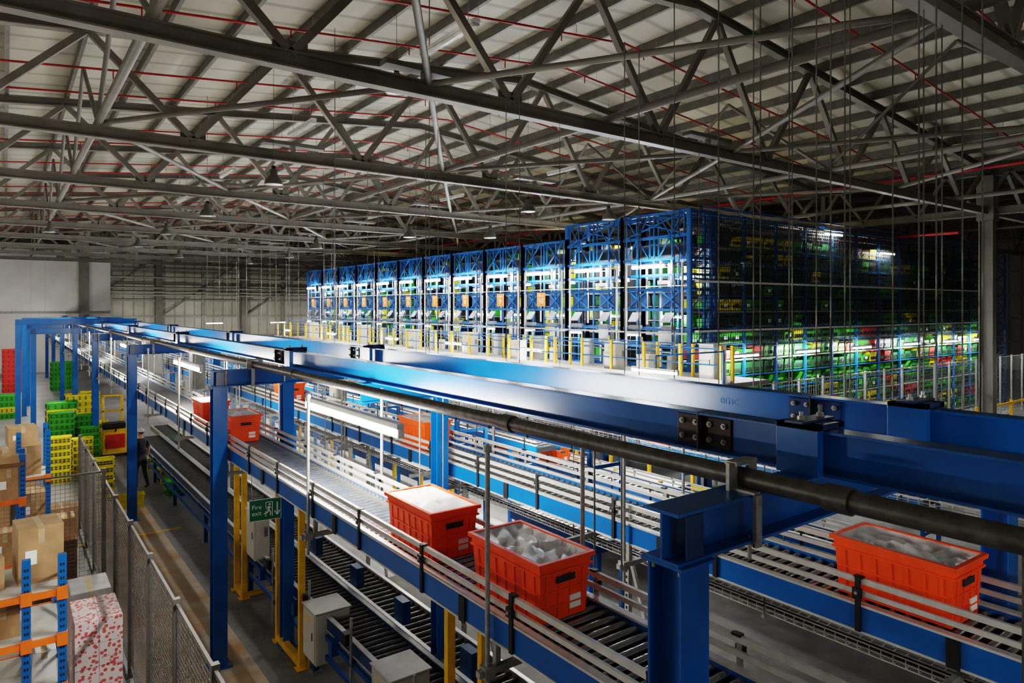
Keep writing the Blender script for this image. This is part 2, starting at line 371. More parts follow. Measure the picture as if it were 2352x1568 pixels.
# ---------------------------------------------------------------- conveyors
def conveyor(name,x0,x1,ya,yb,z,legs=None,pitch=.1,guides=True,railm=BLUE,hr=.17,rollm=ROLL,clamp=True,hang=False):
    b=B(name)
    for x,s in((x0,-1),(x1,1)):
        b.prof((x,ya,z-.01),(x,yb,z-.01),[(-.022,-hr/2),(.022,-hr/2),(.022,hr/2),(-.022,hr/2)],railm)
        b.box(x-.03,x+.03,ya,yb,z-.01+hr/2,z+.006+hr/2,ALU)
        b.box(x-.03,x+.03,ya,yb,z-.026-hr/2,z-.01-hr/2,ALU)
    y=ya+.05
    while y<yb:
        seg=10 if y<9 else 6
        b.cyl((x0+.02,y,z+.03),(x1-.02,y,z+.03),.029,rollm,seg,cap=False)
        if y<14 and clamp:
            b.cyl((x0+.05,y,z+.03),(x0+.075,y,z+.03),.034,COPR,8); b.cyl((x0+.1,y,z+.03),(x0+.115,y,z+.03),.033,BLACK,8)
        y+=pitch
    b.box(x0+.02,x1-.02,ya,yb,z-.07,z-.05,DARK)
    if guides:
        for x,s in((x0,-1),(x1,1)):
            g=x+s*.012
            b.box(g-.014,g+.014,ya,yb,z+.235,z+.275,ALU); b.box(g-.01,g+.01,ya,yb,z+.15,z+.185,ALU)
            y=ya+.4
            while y<yb:
                b.box(g+s*.015,g+s*.03,y-.018,y+.018,z-.10,z+.28,BLACK if s<0 else STEEL)
                b.box(g+s*.02,g+s*.045,y-.03,y+.03,z+.14,z+.205,BLACK); b.box(g-.02,g+.02,y-.03,y+.03,z+.27,z+.285,BLACK)
                b.cyl((g+s*.045,y,z+.175),(g+s*.057,y,z+.175),.012,STEEL,6)
                y+=1.2
    if clamp:
        y=ya+1.0
        while y<yb:
            b.box(x0-.04,x0-.02,y-.04,y+.04,z-.11,z+.07,BLACK); y+=2.4
    if legs:
        for y in legs:
            for x in (x0-.01,x1+.01):
                b.box(x-.04,x+.04,y-.03,y+.03,FL,z-.1,railm); b.box(x-.08,x+.08,y-.07,y+.07,FL,FL+.015,STEEL)
            b.bar((x0,y,z-.35),(x1,y,z-.35),.04,.06,railm); b.bar((x0,y,z-1.6 if z>-3 else z-.6),(x1,y,z-1.6 if z>-3 else z-.6),.04,.06,railm)
    if hang:
        y=hang
        while y<yb:
            for x in (x0-.07,x1+.1):
                b.cyl((x,y,-.93),(x,y,z-.5),.017,STEEL,10); b.cyl((x,y,-.98),(x,y,-.94),.03,STEEL,8)
                b.box(x-.04,x+.04,y-.04,y+.04,z-.34,z-.26,STEEL)
            b.bar((x0-.15,y,z-.3),(x1+.18,y,z-.3),.045,.045,STEEL)
            b.bar((x0+.02,y+.02,z-.1),(x0+.02,y+.02,z-.3),.04,.04,STEEL); b.bar((x1-.02,y+.02,z-.1),(x1-.02,y+.02,z-.3),.04,.04,STEEL)
            y+=3.42
    return b.done()
CZ=-2.17
conveyor('roller_conveyor',2.70,3.40,-4,66,CZ,hang=.4)
conveyor('roller_conveyor',4.84,5.54,-4,66,CZ,hang=1.2)
conveyor('roller_conveyor',7.5,8.2,8,60,CZ-.05,pitch=.16,clamp=False,legs=range(8,60,4))
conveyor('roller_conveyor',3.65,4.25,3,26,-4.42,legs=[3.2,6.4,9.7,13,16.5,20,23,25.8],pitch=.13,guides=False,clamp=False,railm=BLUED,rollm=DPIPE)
conveyor('roller_conveyor',4.6,5.2,2,30,-4.7,legs=[3,7,11,15,19,23,27],pitch=.16,guides=False,clamp=False,railm=GREY,rollm=DPIPE)
conveyor('roller_conveyor',11.6,12.3,4,48,-4.2,legs=range(4,48,3),pitch=.2,clamp=False)
conveyor('roller_conveyor',9.6,10.3,12,50,-3.2,legs=range(13,50,3),pitch=.2,clamp=False)
conveyor('roller_conveyor',14.6,15.3,6,48,-3.9,legs=range(6,48,3),pitch=.2,clamp=False)
b=B('conveyor_support')
for y in (1.9,5.5,9,12.5,16):
    for x in (5.75,):
        b.box(x-.03,x+.03,y-.03,y+.03,FL,CZ-.3,STEEL)
        z=FL+.1
        while z<CZ-.4: b.box(x-.034,x-.03,y-.012,y+.012,z,z+.03,BLACK); z+=.07
    b.bar((5.75,y,CZ-.6),(5.75,y-.9,FL+.02),.04,.04,STEEL); b.bar((4.8,y,CZ-.32),(5.8,y,CZ-.32),.04,.05,STEEL)
b.done()
b=B('conveyor_motor'); b.box(6.0,6.35,2.3,2.6,-3.55,-3.3,BLUED); b.cyl((6.1,2.62,-3.42),(6.1,2.95,-3.42),.1,BLUED,14); b.bar((6.18,2.4,-3.6),(6.18,2.4,FL),.05,.05,STEEL); b.done(.01)

def tray(x0,x1,ya,yb,z,name='wire_cable_tray',hh=.08,top=None):
    b=B(name)
    for x in (x0,x0+(x1-x0)*.25,(x0+x1)/2,x0+(x1-x0)*.75,x1): b.bar((x,ya,z),(x,yb,z),.008,.008,ALU)
    for x in (x0,x1):
        for k in(.5,1): b.bar((x,ya,z+hh*k),(x,yb,z+hh*k),.01,.01,ALU)
    y=ya
    while y<yb:
        b.bar((x0,y,z),(x1,y,z),.008,.008,ALU)
        for x in(x0,x1): b.bar((x,y,z),(x,y,z+hh),.008,.008,ALU)
        y+=.1
    y=ya+.3
    while y<yb: 
        for x in (x0-.02,x1+.02): b.cyl((x,y,z-.02),(x,y,(top if top else -1.0) if z>-3.5 else FL),.008,RODM,5)
        b.bar((x0-.05,y,z-.02),(x1+.05,y,z-.02),.03,.03,STEEL); y+=2.8
    for k in range(3): b.cyl((x0+.05+k*.05,ya,z+.02),(x0+.05+k*.05,yb,z+.02),.012,BLACK,5)
    b.done()
tray(3.72,3.98,-2,24,-2.62)
tray(6.0,6.3,-2,24,-3.0)
tray(6.95,7.2,-2,30,-1.95,top=3.7)

# ---------------------------------------------------------------- totes
def tote_mesh(name,m,L=.86,W=.5,Ht=.42,bag=True):
    b=B(name)
    def ring(z,inx): return (W/2-inx,L/2-inx)
    def shell(z0,i0,z1,i1,mm,flip=False):
        a=ring(z0,i0);c=ring(z1,i1)
        vs=[(-a[0],-a[1],z0),(a[0],-a[1],z0),(a[0],a[1],z0),(-a[0],a[1],z0),(-c[0],-c[1],z1),(c[0],-c[1],z1),(c[0],c[1],z1),(-c[0],c[1],z1)]
        fs=[(0,1,5,4),(1,2,6,5),(2,3,7,6),(3,0,4,7)]
        if flip: fs=[f[::-1] for f in fs]
        b.add(vs,fs,mm)
    shell(0,.05,Ht-.09,.03,m); shell(.02,.065,Ht,.03,m,True)
    shell(Ht-.09,.03,Ht-.09,.012,m); shell(Ht-.09,.012,Ht-.075,.012,m);shell(Ht-.075,.012,Ht-.075,.024,m);shell(Ht-.075,.024,Ht-.03,.022,m)
    shell(Ht-.03,.022,Ht-.03,0,m); shell(Ht-.03,0,Ht,0,m); shell(Ht,0,Ht,.03,m)
    x,y=W/2-.05,L/2-.05
    b.add([(-x,-y,0),(x,-y,0),(x,y,0),(-x,y,0)],[(0,3,2,1)],m); b.add([(-x,-y,.02),(x,-y,.02),(x,y,.02),(-x,y,.02)],[(0,1,2,3)],m)
    for s in(-1,1):
        n=7
        for i in range(n):
            yy=-L/2+.1+i*(L-.2)/(n-1)
            b.bar((s*(W/2-.045),yy,.02),(s*(W/2-.028),yy,Ht-.09),.012,.022,m)
        for i in range(4):
            xx=-W/2+.09+i*(W-.18)/3
            b.bar((xx,s*(L/2-.045),.02),(xx,s*(L/2-.028),Ht-.09),.022,.012,m)
        for zz in(.1,.2):
            b.box(s*(W/2-.036)-.008,s*(W/2-.036)+.008,-L/2+.06,L/2-.06,zz,zz+.012,m)
            b.box(-W/2+.06,W/2-.06,s*(L/2-.036)-.008,s*(L/2-.036)+.008,zz,zz+.012,m)
        b.box(-.08,.08,s*(L/2-.026)-.006,s*(L/2-.026)+.006,Ht-.16,Ht-.115,DARK)
        b.box(.04,.14,s*(L/2-.034)-.005,s*(L/2-.034)+.005,.06,.15,SIGNW)
    if bag:
        nx,ny=9,16; vs=[];fs=[]
        rnd=random.Random(3)
        for i in range(nx+1):
            for j in range(ny+1):
                ex=min(i,nx-i)/nx*2; ey=min(j,ny-j)/ny*2; q=min(ex,ey)
                z=Ht-.008 if q==0 else Ht-.03+.03*rnd.uniform(-1,1)
                vs.append((-W/2+.028+i*(W-.056)/nx,-L/2+.028+j*(L-.056)/ny,z))
        for i in range(nx):
            for j in range(ny):
                a=i*(ny+1)+j; fs.append((a,a+ny+1,a+ny+2,a+1))
        b.add(vs,fs,BAG,True)
    return b.done()
first=tote_mesh('orange_tote',TORNG)
first.location=(3.05,3.90,CZ+.06+H)
def inst(src,x,y,z,rz=0):
    o=src.copy(); sc.collection.objects.link(o); o.location=(x,y,z+H); o.rotation_euler[2]=rz; return o
for (x,y) in ((3.04,5.30),(3.05,11.5),(3.05,13.45),
              (5.19,2.25),(5.19,9.25),(5.19,15.5)):
    inst(first,x,y,CZ+.06,random.uniform(-.03,.03))
for (x,y,z) in ((11.95,14.2,-4.14),(11.95,16.3,-4.14),(11.95,19,-4.14),(9.95,17.4,-3.14),(14.95,13,-3.84),(14.95,15.2,-3.84),(14.95,19,-3.84)): inst(first,x,y,z)

def tote_simple(b,x,y,z,w,l,h,m):
    b.add([(x-w/2+.03,y-l/2+.03,z),(x+w/2-.03,y-l/2+.03,z),(x+w/2-.03,y+l/2-.03,z),(x-w/2+.03,y+l/2-.03,z),
           (x-w/2+.01,y-l/2+.01,z+h*.86),(x+w/2-.01,y-l/2+.01,z+h*.86),(x+w/2-.01,y+l/2-.01,z+h*.86),(x-w/2+.01,y+l/2-.01,z+h*.86)],
          [(0,3,2,1),(0,1,5,4),(1,2,6,5),(2,3,7,6),(3,0,4,7),(4,5,6,7)],m)
    for (a,c,d,e) in ((x-w/2,x+w/2,y-l/2,y-l/2+.03),(x-w/2,x+w/2,y+l/2-.03,y+l/2),(x-w/2,x-w/2+.03,y-l/2,y+l/2),(x+w/2-.03,x+w/2,y-l/2,y+l/2)):
        b.box(a,c,d,e,z+h*.8,z+h,m)
def tote_slots(b,x,y,z,w,l,h):
    for k in range(5):
        xx=x-w/2+.09+k*(w-.18)/4
        for zz in (.2,.5): b.box(xx-.03,xx+.03,y-l/2-.0,y-l/2+.02,z+h*zz,z+h*(zz+.17),DARK)
    for k in range(6):
        yy=y-l/2+.09+k*(l-.18)/5
        for zz in (.2,.5): b.box(x-w/2+.0,x-w/2+.02,yy-.03,yy+.03,z+h*zz,z+h*(zz+.17),DARK)
def stack(u,v_base,v_top,m,name,w=.6,l=.42,cols=1,hh=.2,t=None):
    t=5.3/(v_base-706) if t is None else t
    x,y,z=px(u,v_base,t); top=(706-v_top)*t
    b=B(name); 
    for c in range(cols):
        zz=z+.0; xx=x+c*(w+.04)
        while zz+hh<=top+.05:
            mm=m if not isinstance(m,list) else random.choice(m)
            tote_simple(b,xx+random.uniform(-.01,.01),y+random.uniform(-.01,.01),zz,w,l,hh,mm); tote_slots(b,xx,y,zz,w,l,hh); zz+=hh
    b.done()
stack(136,1108,997,TYEL,'yellow_tote_stack')
stack(188,1092,1002,TYEL,'yellow_tote_stack')
stack(237,1152,1045,TYEL,'yellow_tote_stack',w=.5,l=.4)
stack(205,1060,980,TGRN,'green_tote_stack')
stack(140,1050,948,TGRN,'green_tote_stack',w=.8)
stack(185,1040,950,TGRN,'green_tote_stack',w=.8)
stack(140,1000,912,[TYEL,TYEL,TGRN],'yellow_tote_stack',w=1.1,l=.8,hh=.28)
stack(180,975,900,TYEL,'yellow_tote_stack',w=1.1,l=.8,hh=.28)
stack(135,895,822,TGRN,'green_tote_stack',w=1,l=.8,hh=.3)
stack(158,893,825,TGRN,'green_tote_stack',w=.8,l=.8,hh=.3)
stack(30,900,802,TRED,'red_tote_stack',w=1.2,l=.8,hh=.3)
stack(14,960,905,[TGRN,TYEL],'green_tote_stack',w=.9,l=.8,hh=.28)
stack(205,935,890,[TYEL],'yellow_tote_stack',w=.9,l=.8,hh=.28)
stack(228,1010,965,[TYEL],'yellow_tote_stack',w=.6,l=.6,hh=.25)
stack(352,1075,1045,TYEL,'yellow_tote_stack',w=.55,l=.5,hh=.22)
stack(385,1105,1065,[TYEL],'yellow_tote_stack',w=.55,l=.5,hh=.22)
stack(405,1135,1095,[TGRN],'green_tote_stack',w=.6,l=.5,hh=.22)
stack(405,1045,1000,TGRN,'green_tote_stack',w=.6,l=.5,hh=.22)
stack(612,1245,1185,[TGRN],'green_tote_stack',w=.45,l=.5,hh=.2)
o=tote_mesh('yellow_tote',TYEL,L=.42,W=.7,Ht=.34,bag=False); p=px(297,1165,5.3/459); o.location=(p[0],p[1],FL+H+.001)

b=B('floor_marking_walkway'); b.box(1.55,3.0,8.5,22,FL+.001,FL+.004,TAN); b.box(1.3,3.4,17.9,18,FL+.004,FL+.006,YEL); b.box(8.3,14.5,12.5,44,FL+.001,FL+.003,PALEF); b.done()
b=B('floor_shade_sheet'); b.box(4.4,8.2,-6,12.2,FL+.001,FL+.008,FSHADE); b.box(8.2,15,-6,8.5,FL+.001,FL+.008,FSHADE); b.done()  # dark sheets added over the floor, standing in for shade

# ---------------------------------------------------------------- mesh fence
def fence(name,x0,y0,x1,y1,z0,z1,postw,step,wire,ws,pm,wm):
    b=B(name); L=math.hypot(x1-x0,y1-y0); dx,dy=(x1-x0)/L,(y1-y0)/L
    k=0.0
    while k<L+.01:
        x,y=x0+dx*k,y0+dy*k; b.box(x-postw/2,x+postw/2,y-postw/2,y+postw/2,FL,z1+.06,pm); b.box(x-postw,x+postw,y-postw,y+postw,FL,FL+.012,pm); k+=step
    for z in (z0,z1): b.bar((x0,y0,z),(x1,y1,z),.03,.03,pm)
    k=0
    while k<L: x,y=x0+dx*k,y0+dy*k; b.bar((x,y,z0),(x,y,z1),wire,wire,wm); k+=ws
    z=z0
    while z<z1: b.bar((x0,y0,z),(x1,y1,z),wire,wire,wm); z+=ws
    b.done()
FG=mat('fence_grey',(.11,.105,.095),.5)
fence('mesh_fence',1.45,4.6,1.45,19.4,FL+.15,-3.12,.07,1.64,.0034,.06,FG,FG)
fence('mesh_fence',-1.2,14.0,1.4,14.0,FL+.15,-2.9,.06,1.3,.0045,.07,FG,FG)
fence('mesh_fence',17,12.7,44,12.7,FL+.2,-2.45,.07,1.5,.008,.15,STEEL,FSTEEL)
fence('mesh_fence',6.9,16,6.9,40,FL+.15,-3.1,.06,1.6,.007,.09,STEEL,STEEL)

# ---------------------------------------------------------------- pallet racking + goods
def rack(y0,y1,xs,levels,top):
    b=B('pallet_rack')
    for x in xs:
        for y in (y0,y1):
            b.box(x-.04,x+.04,y-.035,y+.035,FL,top,BLUE); b.box(x-.07,x+.07,y-.07,y+.07,FL,FL+.01,ABLUE)
            z=FL+.1
            while z<top-.05:
                b.box(x-.02,x-.005,y-.0365,y-.035,z,z+.03,BLACK); b.box(x+.005,x+.02,y-.0365,y-.035,z,z+.03,BLACK); b.box(x+.04,x+.0415,y-.012,y+.012,z,z+.03,BLACK); z+=.075
        z=FL+.2;s=0
        while z<top-.5: b.bar((x,y0 if s else y1,z),(x,y1 if s else y0,z+.45),.03,.03,ABLUE); z+=.45; s=1-s
    xa,xb=min(xs),max(xs)
    for z in levels:
        for y in (y0-.03,y1+.03):
            b.box(xa,xb,y-.02,y+.02,z-.065,z,ORNG)
            for x in xs: b.box(x-.05,x+.05,y-.03,y+.03,z-.11,z+.03,ORNG)
        b.box(xa,xb,y0,y1,z-.02,z,CAB)
    b.done()
rack(8.9,9.9,[-2.1,.18,.5],[-3.05,-3.55,-4.1,-4.75],-2.68)
rack(13.2,14.0-.3,[-2.3,.22],[-3.0,-4.0,-4.7],-2.3)
rack(15.5,16.5,[-2.5,.2,.65],[-3.15,-4.1],-2.3)
def carton(x,y,z,w,l,h,m=CARD,rz=0,name='cardboard_box',open_=False):
    b=B(name)
    b.box(-w/2,w/2,-l/2,l/2,0,h,m)
    b.box(-.03,.03,-l/2-.001,l/2+.001,h*.7,h+.001,TAPE); b.box(-w/2,w/2,-l/2-.002,-l/2,h*.96,h,m)
    b.box(-w*.35,-w*.1,-l/2-.0015,-l/2,h*.35,h*.6,SIGNW)
    if open_:
        b.add([(-w/2,-l/2,h),(w/2,-l/2,h),(w/2+.02,-l/2-.15,h+.1),(-w/2-.02,-l/2-.15,h+.1)],[(0,1,2,3)],m)
        b.add([(-w/2,l/2,h),(w/2,l/2,h),(w/2,l/2+.15,h+.12),(-w/2,l/2+.15,h+.12)],[(0,1,2,3)],m)
    b.done(.006,(x,y,z),rz)
carton(.3,9.45,-3.05,.42,.5,.62,rz=.1)
carton(-.02,9.3,-3.55,.3,.4,.3); carton(.35,9.4,-4.1,.22,.5,.3,WHITE,name='storage_box'); carton(.33,9.4,-4.75,.22,.5,.4,CARD)
carton(-.25,9.4,-3.05,.4,.5,.35,rz=.2)
carton(.05,13.4,-3.0,.35,.4,.5,open_=True); carton(-.3,13.4,-3.0,.3,.4,.4); carton(.0,13.4,-4.0,.4,.4,.5)
carton(.3,16,-3.15,.5,.6,.55); carton(.25,16,-2.6,.45,.5,.35,rz=.1); carton(-.3,15.9,-3.15,.5,.5,.45); carton(.42,16,-4.1,.4,.6,.6); carton(-.1,16,-4.1,.5,.6,.5)
carton(.75,14.9,FL,.6,.5,1.1,mat('dark_carton',(.12,.06,.035),.7)); carton(.75,14.9,FL+1.1,.55,.45,.4)
carton(.05,19,FL,1.0,1.0,1.5); carton(.1,19.1,FL+1.5,.7,.8,.6,rz=.2); carton(1.0,18.2,FL,.6,.6,.9)
carton(1.0,11.9,FL,.5,.7,1.2,mat('wrap_white',(.40,.40,.40),.3),name='wrapped_pallet_load')
b=B('printed_carton_pallet')
for i in range(2):
    for j in range(2):
        for k in range(5): b.box(.66+i*.25+.002,.66+i*.25+.248,9.55+j*.4+.002,9.55+j*.4+.398,FL+.15+k*.28+.002,FL+.15+k*.28+.278,SPOT)
for k in range(3): b.box(.64,1.18,9.55+k*.35,9.65+k*.35,FL,FL+.1,CARD)
b.box(.64,1.18,9.53,10.37,FL+.1,FL+.15,CARD)
b.done()

b=B('pallet_stacker'); X,Y=3.15,28.2
b.box(X-.4,X+.4,Y-.3,Y+.5,FL+.1,FL+.95,YEL); b.box(X-.3,X+.3,Y-.32,Y-.28,FL+.3,FL+.8,TRED); b.box(X-.35,X+.35,Y-.1,Y+.4,FL+.95,FL+1.15,BLACK)
for s in(-1,1):
    b.box(X+s*.3-.04,X+s*.3+.04,Y+.5,Y+.6,FL,FL+2.1,YEL); b.box(X+s*.25-.07,X+s*.25+.07,Y+.6,Y+1.7,FL+.08,FL+.13,BLACK)
    b.cyl((X+s*.35-.05,Y-.1,FL+.1),(X+s*.35+.05,Y-.1,FL+.1),.1,BLACK,14)
for z in(.9,1.5,2.05): b.box(X-.34,X+.34,Y+.5,Y+.58,FL+z,FL+z+.07,YEL)
b.bar((X,Y-.3,FL+.9),(X,Y-.75,FL+1.15),.05,.05,BLACK); b.bar((X-.2,Y-.75,FL+1.15),(X+.2,Y-.75,FL+1.15),.04,.04,BLACK)
b.done(.01)

# ---------------------------------------------------------------- electrical cabinets, yellow guards
def cabinet(x,y,z,w,l,h,m=CAB,name='electrical_cabinet',vent=True):
    b=B(name); b.box(x-w/2,x+w/2,y-l/2,y+l/2,z,z+h,m)
    b.box(x-w/2-.012,x-w/2,y-l/2+.03,y+l/2-.03,z+.03,z+h-.03,m); b.box(x-w/2+.02,x+w/2-.02,y-l/2-.012,y-l/2,z+.02,z+h-.02,m)
    if vent:
        b.box(x+w*.12,x+w*.38,y-l/2-.018,y-l/2-.01,z+h*.5,z+h*.72,GREY)
        for k in range(6): b.box(x+w*.14,x+w*.36,y-l/2-.024,y-l/2-.016,z+h*(.52+k*.03),z+h*(.52+k*.03)+.006,BLACK)
        b.box(x-w/2-.02,x-w/2-.01,y-l*.3,y-l*.25,z+h*.45,z+h*.6,BLACK)
        b.box(x-w/2-.016,x-w/2-.01,y-.05,y+.05,z+h*.75,z+h*.85,YEL)
    b.box(x-w/2-.02,x+w/2+.02,y-l/2-.02,y+l/2+.02,z+h,z+h+.015,m)
    b.done(.004)
cabinet(3.72,9.5,-5.0,.5,.5,.72); cabinet(3.72,7.2,-5.0,.5,.5,.80)
cabinet(3.6,12.4,-4.4,.25,.5,.8); cabinet(3.6,15,-3.7,.25,.5,.7)
cabinet(4.2,20,-2.2,.3,.5,1.1,GREY); cabinet(4.2,27,-2.3,.5,.8,1.3,GREY); cabinet(5.95,14.5,-2.3,.25,.4,.7); 
def yframe(y0,y1,x=3.55,zt=-2.36):
    b=B('yellow_guard_frame')
    for y in(y0,y1):
        b.prof((x,y,FL),(x,y,zt),[(-.045,-.035),(.045,-.035),(.045,-.03),(-.035,-.03),(-.035,.03),(.045,.03),(.045,.035),(-.045,.035)],YEL); b.box(x-.09,x+.09,y-.08,y+.08,FL,FL+.015,YEL)
    b.box(x-.05,x+.05,y0,y1,FL+.02,FL+.12,YEL); b.box(x-.04,x+.04,y0,y1,zt-.06,zt,YEL); b.box(x-.04,x+.5,y0-.03,y0+.03,FL+.02,FL+.1,YEL)
    b.done(.003)
yframe(9.9,10.95,3.5); yframe(5.3,5.9,3.6); yframe(12.9,13.4,3.5)
b=B('lower_equipment')
for y in (3.5,5,6.6,8.3,9.8,11.5):
    b.box(4.32,4.44,y,y+.25,-4.3,-4.0,BLUED); b.box(3.5,3.6,y,y+.12,-4.35,-4.2,BLACK); b.cyl((3.58,y,-4.0),(3.58,y,FL),.02,STEEL,6)
    b.box(3.52,3.64,y+.5,y+.62,-4.7,-4.5,ABLUE); b.bar((3.55,y,-4.6),(4.5,y+.4,-4.6),.03,.03,ABLUE)
for z in (-4.62,-4.9): b.bar((3.62,3,z),(3.62,26,z),.04,.07,ABLUE)
b.done()

# fire exit sign
x,y,z=2.93,9.75,-2.83
e=bpy.data.objects.new('fire_exit_sign',None); sc.collection.objects.link(e); e.location=(x,y,z+H); e.rotation_euler[2]=-.12
bpy.context.view_layer.update()
def child(b,par,name=None):
    o=b.done(); o.location=(0,0,0); o.parent=par; return o
b=B('panel'); W2,H2=.215,.15
b.box(-W2,W2,-.006,.006,-H2,H2,SIGNW); b.box(-W2+.008,W2-.008,-.008,-.006,-H2+.008,H2-.008,SIGNG)
child(b,e)
b=B('hanger'); 
for s in(-.18,.18): b.cyl((s,0,H2),(s,0,.5),.004,STEEL,5)
child(b,e)
b=B('pictogram')
def poly(pts,y=-.0095):
    n=len(pts); b.add([(p[0],y,p[1]) for p in pts],[tuple(range(n))],SIGNW)
def seg(a,c,w):
    dx,dz=c[0]-a[0],c[1]-a[1]; L=math.hypot(dx,dz); nx,nz=-dz/L*w/2,dx/L*w/2
    poly([(a[0]+nx,a[1]+nz),(a[0]-nx,a[1]-nz),(c[0]-nx,c[1]-nz),(c[0]+nx,c[1]+nz)])
seg((.006,.10),(.006,.03),.010); seg((.006,-.02),(.006,-.10),.010)
seg((0,.10),(.10,.10),.010); seg((.095,.10),(.095,-.10),.010)
poly([(.058+.017*math.cos(a*math.pi/6),.068+.017*math.sin(a*math.pi/6)) for a in range(12)])
seg((.05,.045),(.045,-.01),.028); seg((.045,-.005),(.072,-.045),.018); seg((.072,-.045),(.067,-.09),.015)
seg((.045,-.01),(.02,-.05),.018); seg((.02,-.05),(-.02,-.055),.014); seg((.05,.04),(.08,.015),.011); seg((.05,.04),(.02,.025),.011); seg((.02,.025),(.012,-.0),.011)
seg((.16,.09),(.16,-.08),.016); seg((.16,-.09),(.125,-.03),.016); seg((.16,-.09),(.195,-.03),.016)
child(b,e)
t1=txt('lettering','Fire\nexit',.085,(0,0,0),(math.pi/2,0,0),SIGNW); t1.parent=e; t1.location=(-.115,-.0095,0)

# ---------------------------------------------------------------- ASRS
bays=[(14.5,17.5),(17.5,20.55)]+[(20.55+2.9*j,23.45+2.9*j) for j in range(10)]
par=bpy.data.objects.new('automated_storage_rack',None); sc.collection.objects.link(par)
bpy.context.view_layer.update()
b=B('front_structure'); X=18.0
for k,(ya,yb) in enumerate(bays):
    top=3.25 if k<2 else 2.7
    ym=(ya+yb)/2
    for y in (ya,yb):
        for xx in (X,X+1.1):
            b.box(xx-.06,xx+.06,y-.06,y+.06,FL,top,ABLUE)
    for y in (ya+.7,yb-.7,ym): b.box(X-.025,X+.025,y-.025,y+.025,-2.1,top,ABLUE)
    for z in (-2.1,-1.35,-.75,-.08,.62,1.1,1.65,top-.05):
        b.box(X-.04,X+.04,ya,yb,z-.045,z+.045,ABLUE); b.box(X+1.05,X+1.15,ya,yb,z-.04,z+.04,ABLUE)
        b.box(X,X+1.1,ya-.04,ya+.04,z-.04,z+.04,ABLUE); b.box(X,X+1.1,ym-.03,ym+.03,z-.03,z+.03,ABLUE)
    def xb(z0,z1,y0,y1,xx=X-.03):
        b.bar((xx,y0,z0),(xx,y1,z1),.04,.04,ABLUE); b.bar((xx,y0,z1),(xx,y1,z0),.04,.04,ABLUE)
    for y0,y1 in((ya,ym),(ym,yb)):
        xb(1.65,top-.05,y0+.2,y1-.2); xb(-.08,.62,y0+.25,y1-.25)
        b.box(X+.0,X+.02,y0+.35,y1-.35,.0,.5,BLUED)
        for q in (.2,-.2): 
            yy=(y0+.2) if q>0 else y1-.2
            b.box(X-.02,X+.02,yy-.02,yy+.02,1.65,top,ABLUE)
    if k<2: xb(2.4,3.2,ya,yb); b.box(X-.05,X+.05,ya,yb,2.35,2.45,ABLUE)
    b.box(X+.3,X+.32,ya+.2,yb-.2,1.7,2.2,DARK)
    for yy in (ya+.75,yb-.75):
        b.bar((X-.3,yy,-.50),(X-.05,yy,-.18),.4,.03,HOP)
        b.box(X-.25,X-.02,yy-.22,yy+.22,-.75,-.62,HOP)
    for yy in (ym-.25,ym+.25):
        b.box(X+.6,X+.68,yy-.035,yy+.035,-2.1,1.75,ALU)
    b.box(X+.55,X+.8,ym-.3,ym+.3,-1.3,-.7,GREY); b.box(X+.5,X+.75,ym-.3,ym+.3,.8,.95,STEEL)
    for z in [ -1.9+.3*i for i in range(12)]: b.box(X+.64,X+.68,ym-.25,ym+.25,z,z+.03,ALU)
    for yy in (ya+.22,yb-.25): b.box(X-.1,X-.05,yy-.03,yy+.03,-2.1,1.5,ALU if k%2 else STEEL)
    b.box(X+.1,X+.14,ya+.9,ya+.98,.7,1.5,WHITE); b.box(X+.2,X+.24,yb-1.0,yb-.93,-.6,1.5,WHITE)
    for yy in (ya+.35,yb-.45,ym+.55): b.cyl((X-.07,yy,-2.1),(X-.07,yy,top),.012,BLACK,5)
    for z in [-2.0+.28*i for i in range(13)]: b.box(X+.3,X+.33,ya+.15,ya+.5,z,z+.025,STEEL)
    for yy in(ya+.15,ya+.5): b.box(X+.3,X+.33,yy-.015,yy+.015,-2.1,1.8,STEEL)
    for z in(-1.75,-1.45,-1.15): b.cyl((X-.6,ya,z),(X-.6,yb,z),.02,ABLUE,6)
    for yy in (ya+.1,ym): b.cyl((X-.6,yy,-2.1),(X-.6,yy,-1.0),.025,YEL,6)
    b.box(X-.4,X-.15,ym-.2,ym+.2,-2.1,-1.2,GREY); b.box(X-.45,X-.2,ya+.35,ya+.55,-2.1,-1.6,CAB)
    b.cyl((X-.08,ya,.72),(X-.08,yb,.72),.02,STEEL,5); b.box(X-.12,X-.04,ya,yb,-.9,-.84,STEEL)
o=b.done(); o.parent=par; o.location=(0,0,H)
b=B('storage_racks'); cols=[TGRN,TDG,TYEL,TBLK,TDG,TBLK]
for yb_ in [17.5,20.55]+[23.45+2.9*j for j in range(10)]:
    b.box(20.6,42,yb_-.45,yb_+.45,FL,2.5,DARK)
    z=-2.0
    while z<2.2:
        for dy in(-.3,.3):
            for xx in (19.75,20.35): 
                if random.random()<.85: tote_simple(b,xx,yb_+dy*.9,z,.5,.5,.4,random.choice(cols))
        b.box(19.4,20.65,yb_-.5,yb_+.5,z-.06,z-.02,STEEL); z+=.52
    for xx in(19.45,20.6): b.box(xx-.03,xx+.03,yb_-.5,yb_-.44,FL,2.6,ABLUE); b.box(xx-.03,xx+.03,yb_+.44,yb_+.5,FL,2.6,ABLUE)
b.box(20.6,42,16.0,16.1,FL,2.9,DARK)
o=b.done(); o.parent=par; o.location=(0,0,H)
b=B('side_totes'); levels=[]; z=FL+.15
while z<2.6: levels.append(z); z+=.56
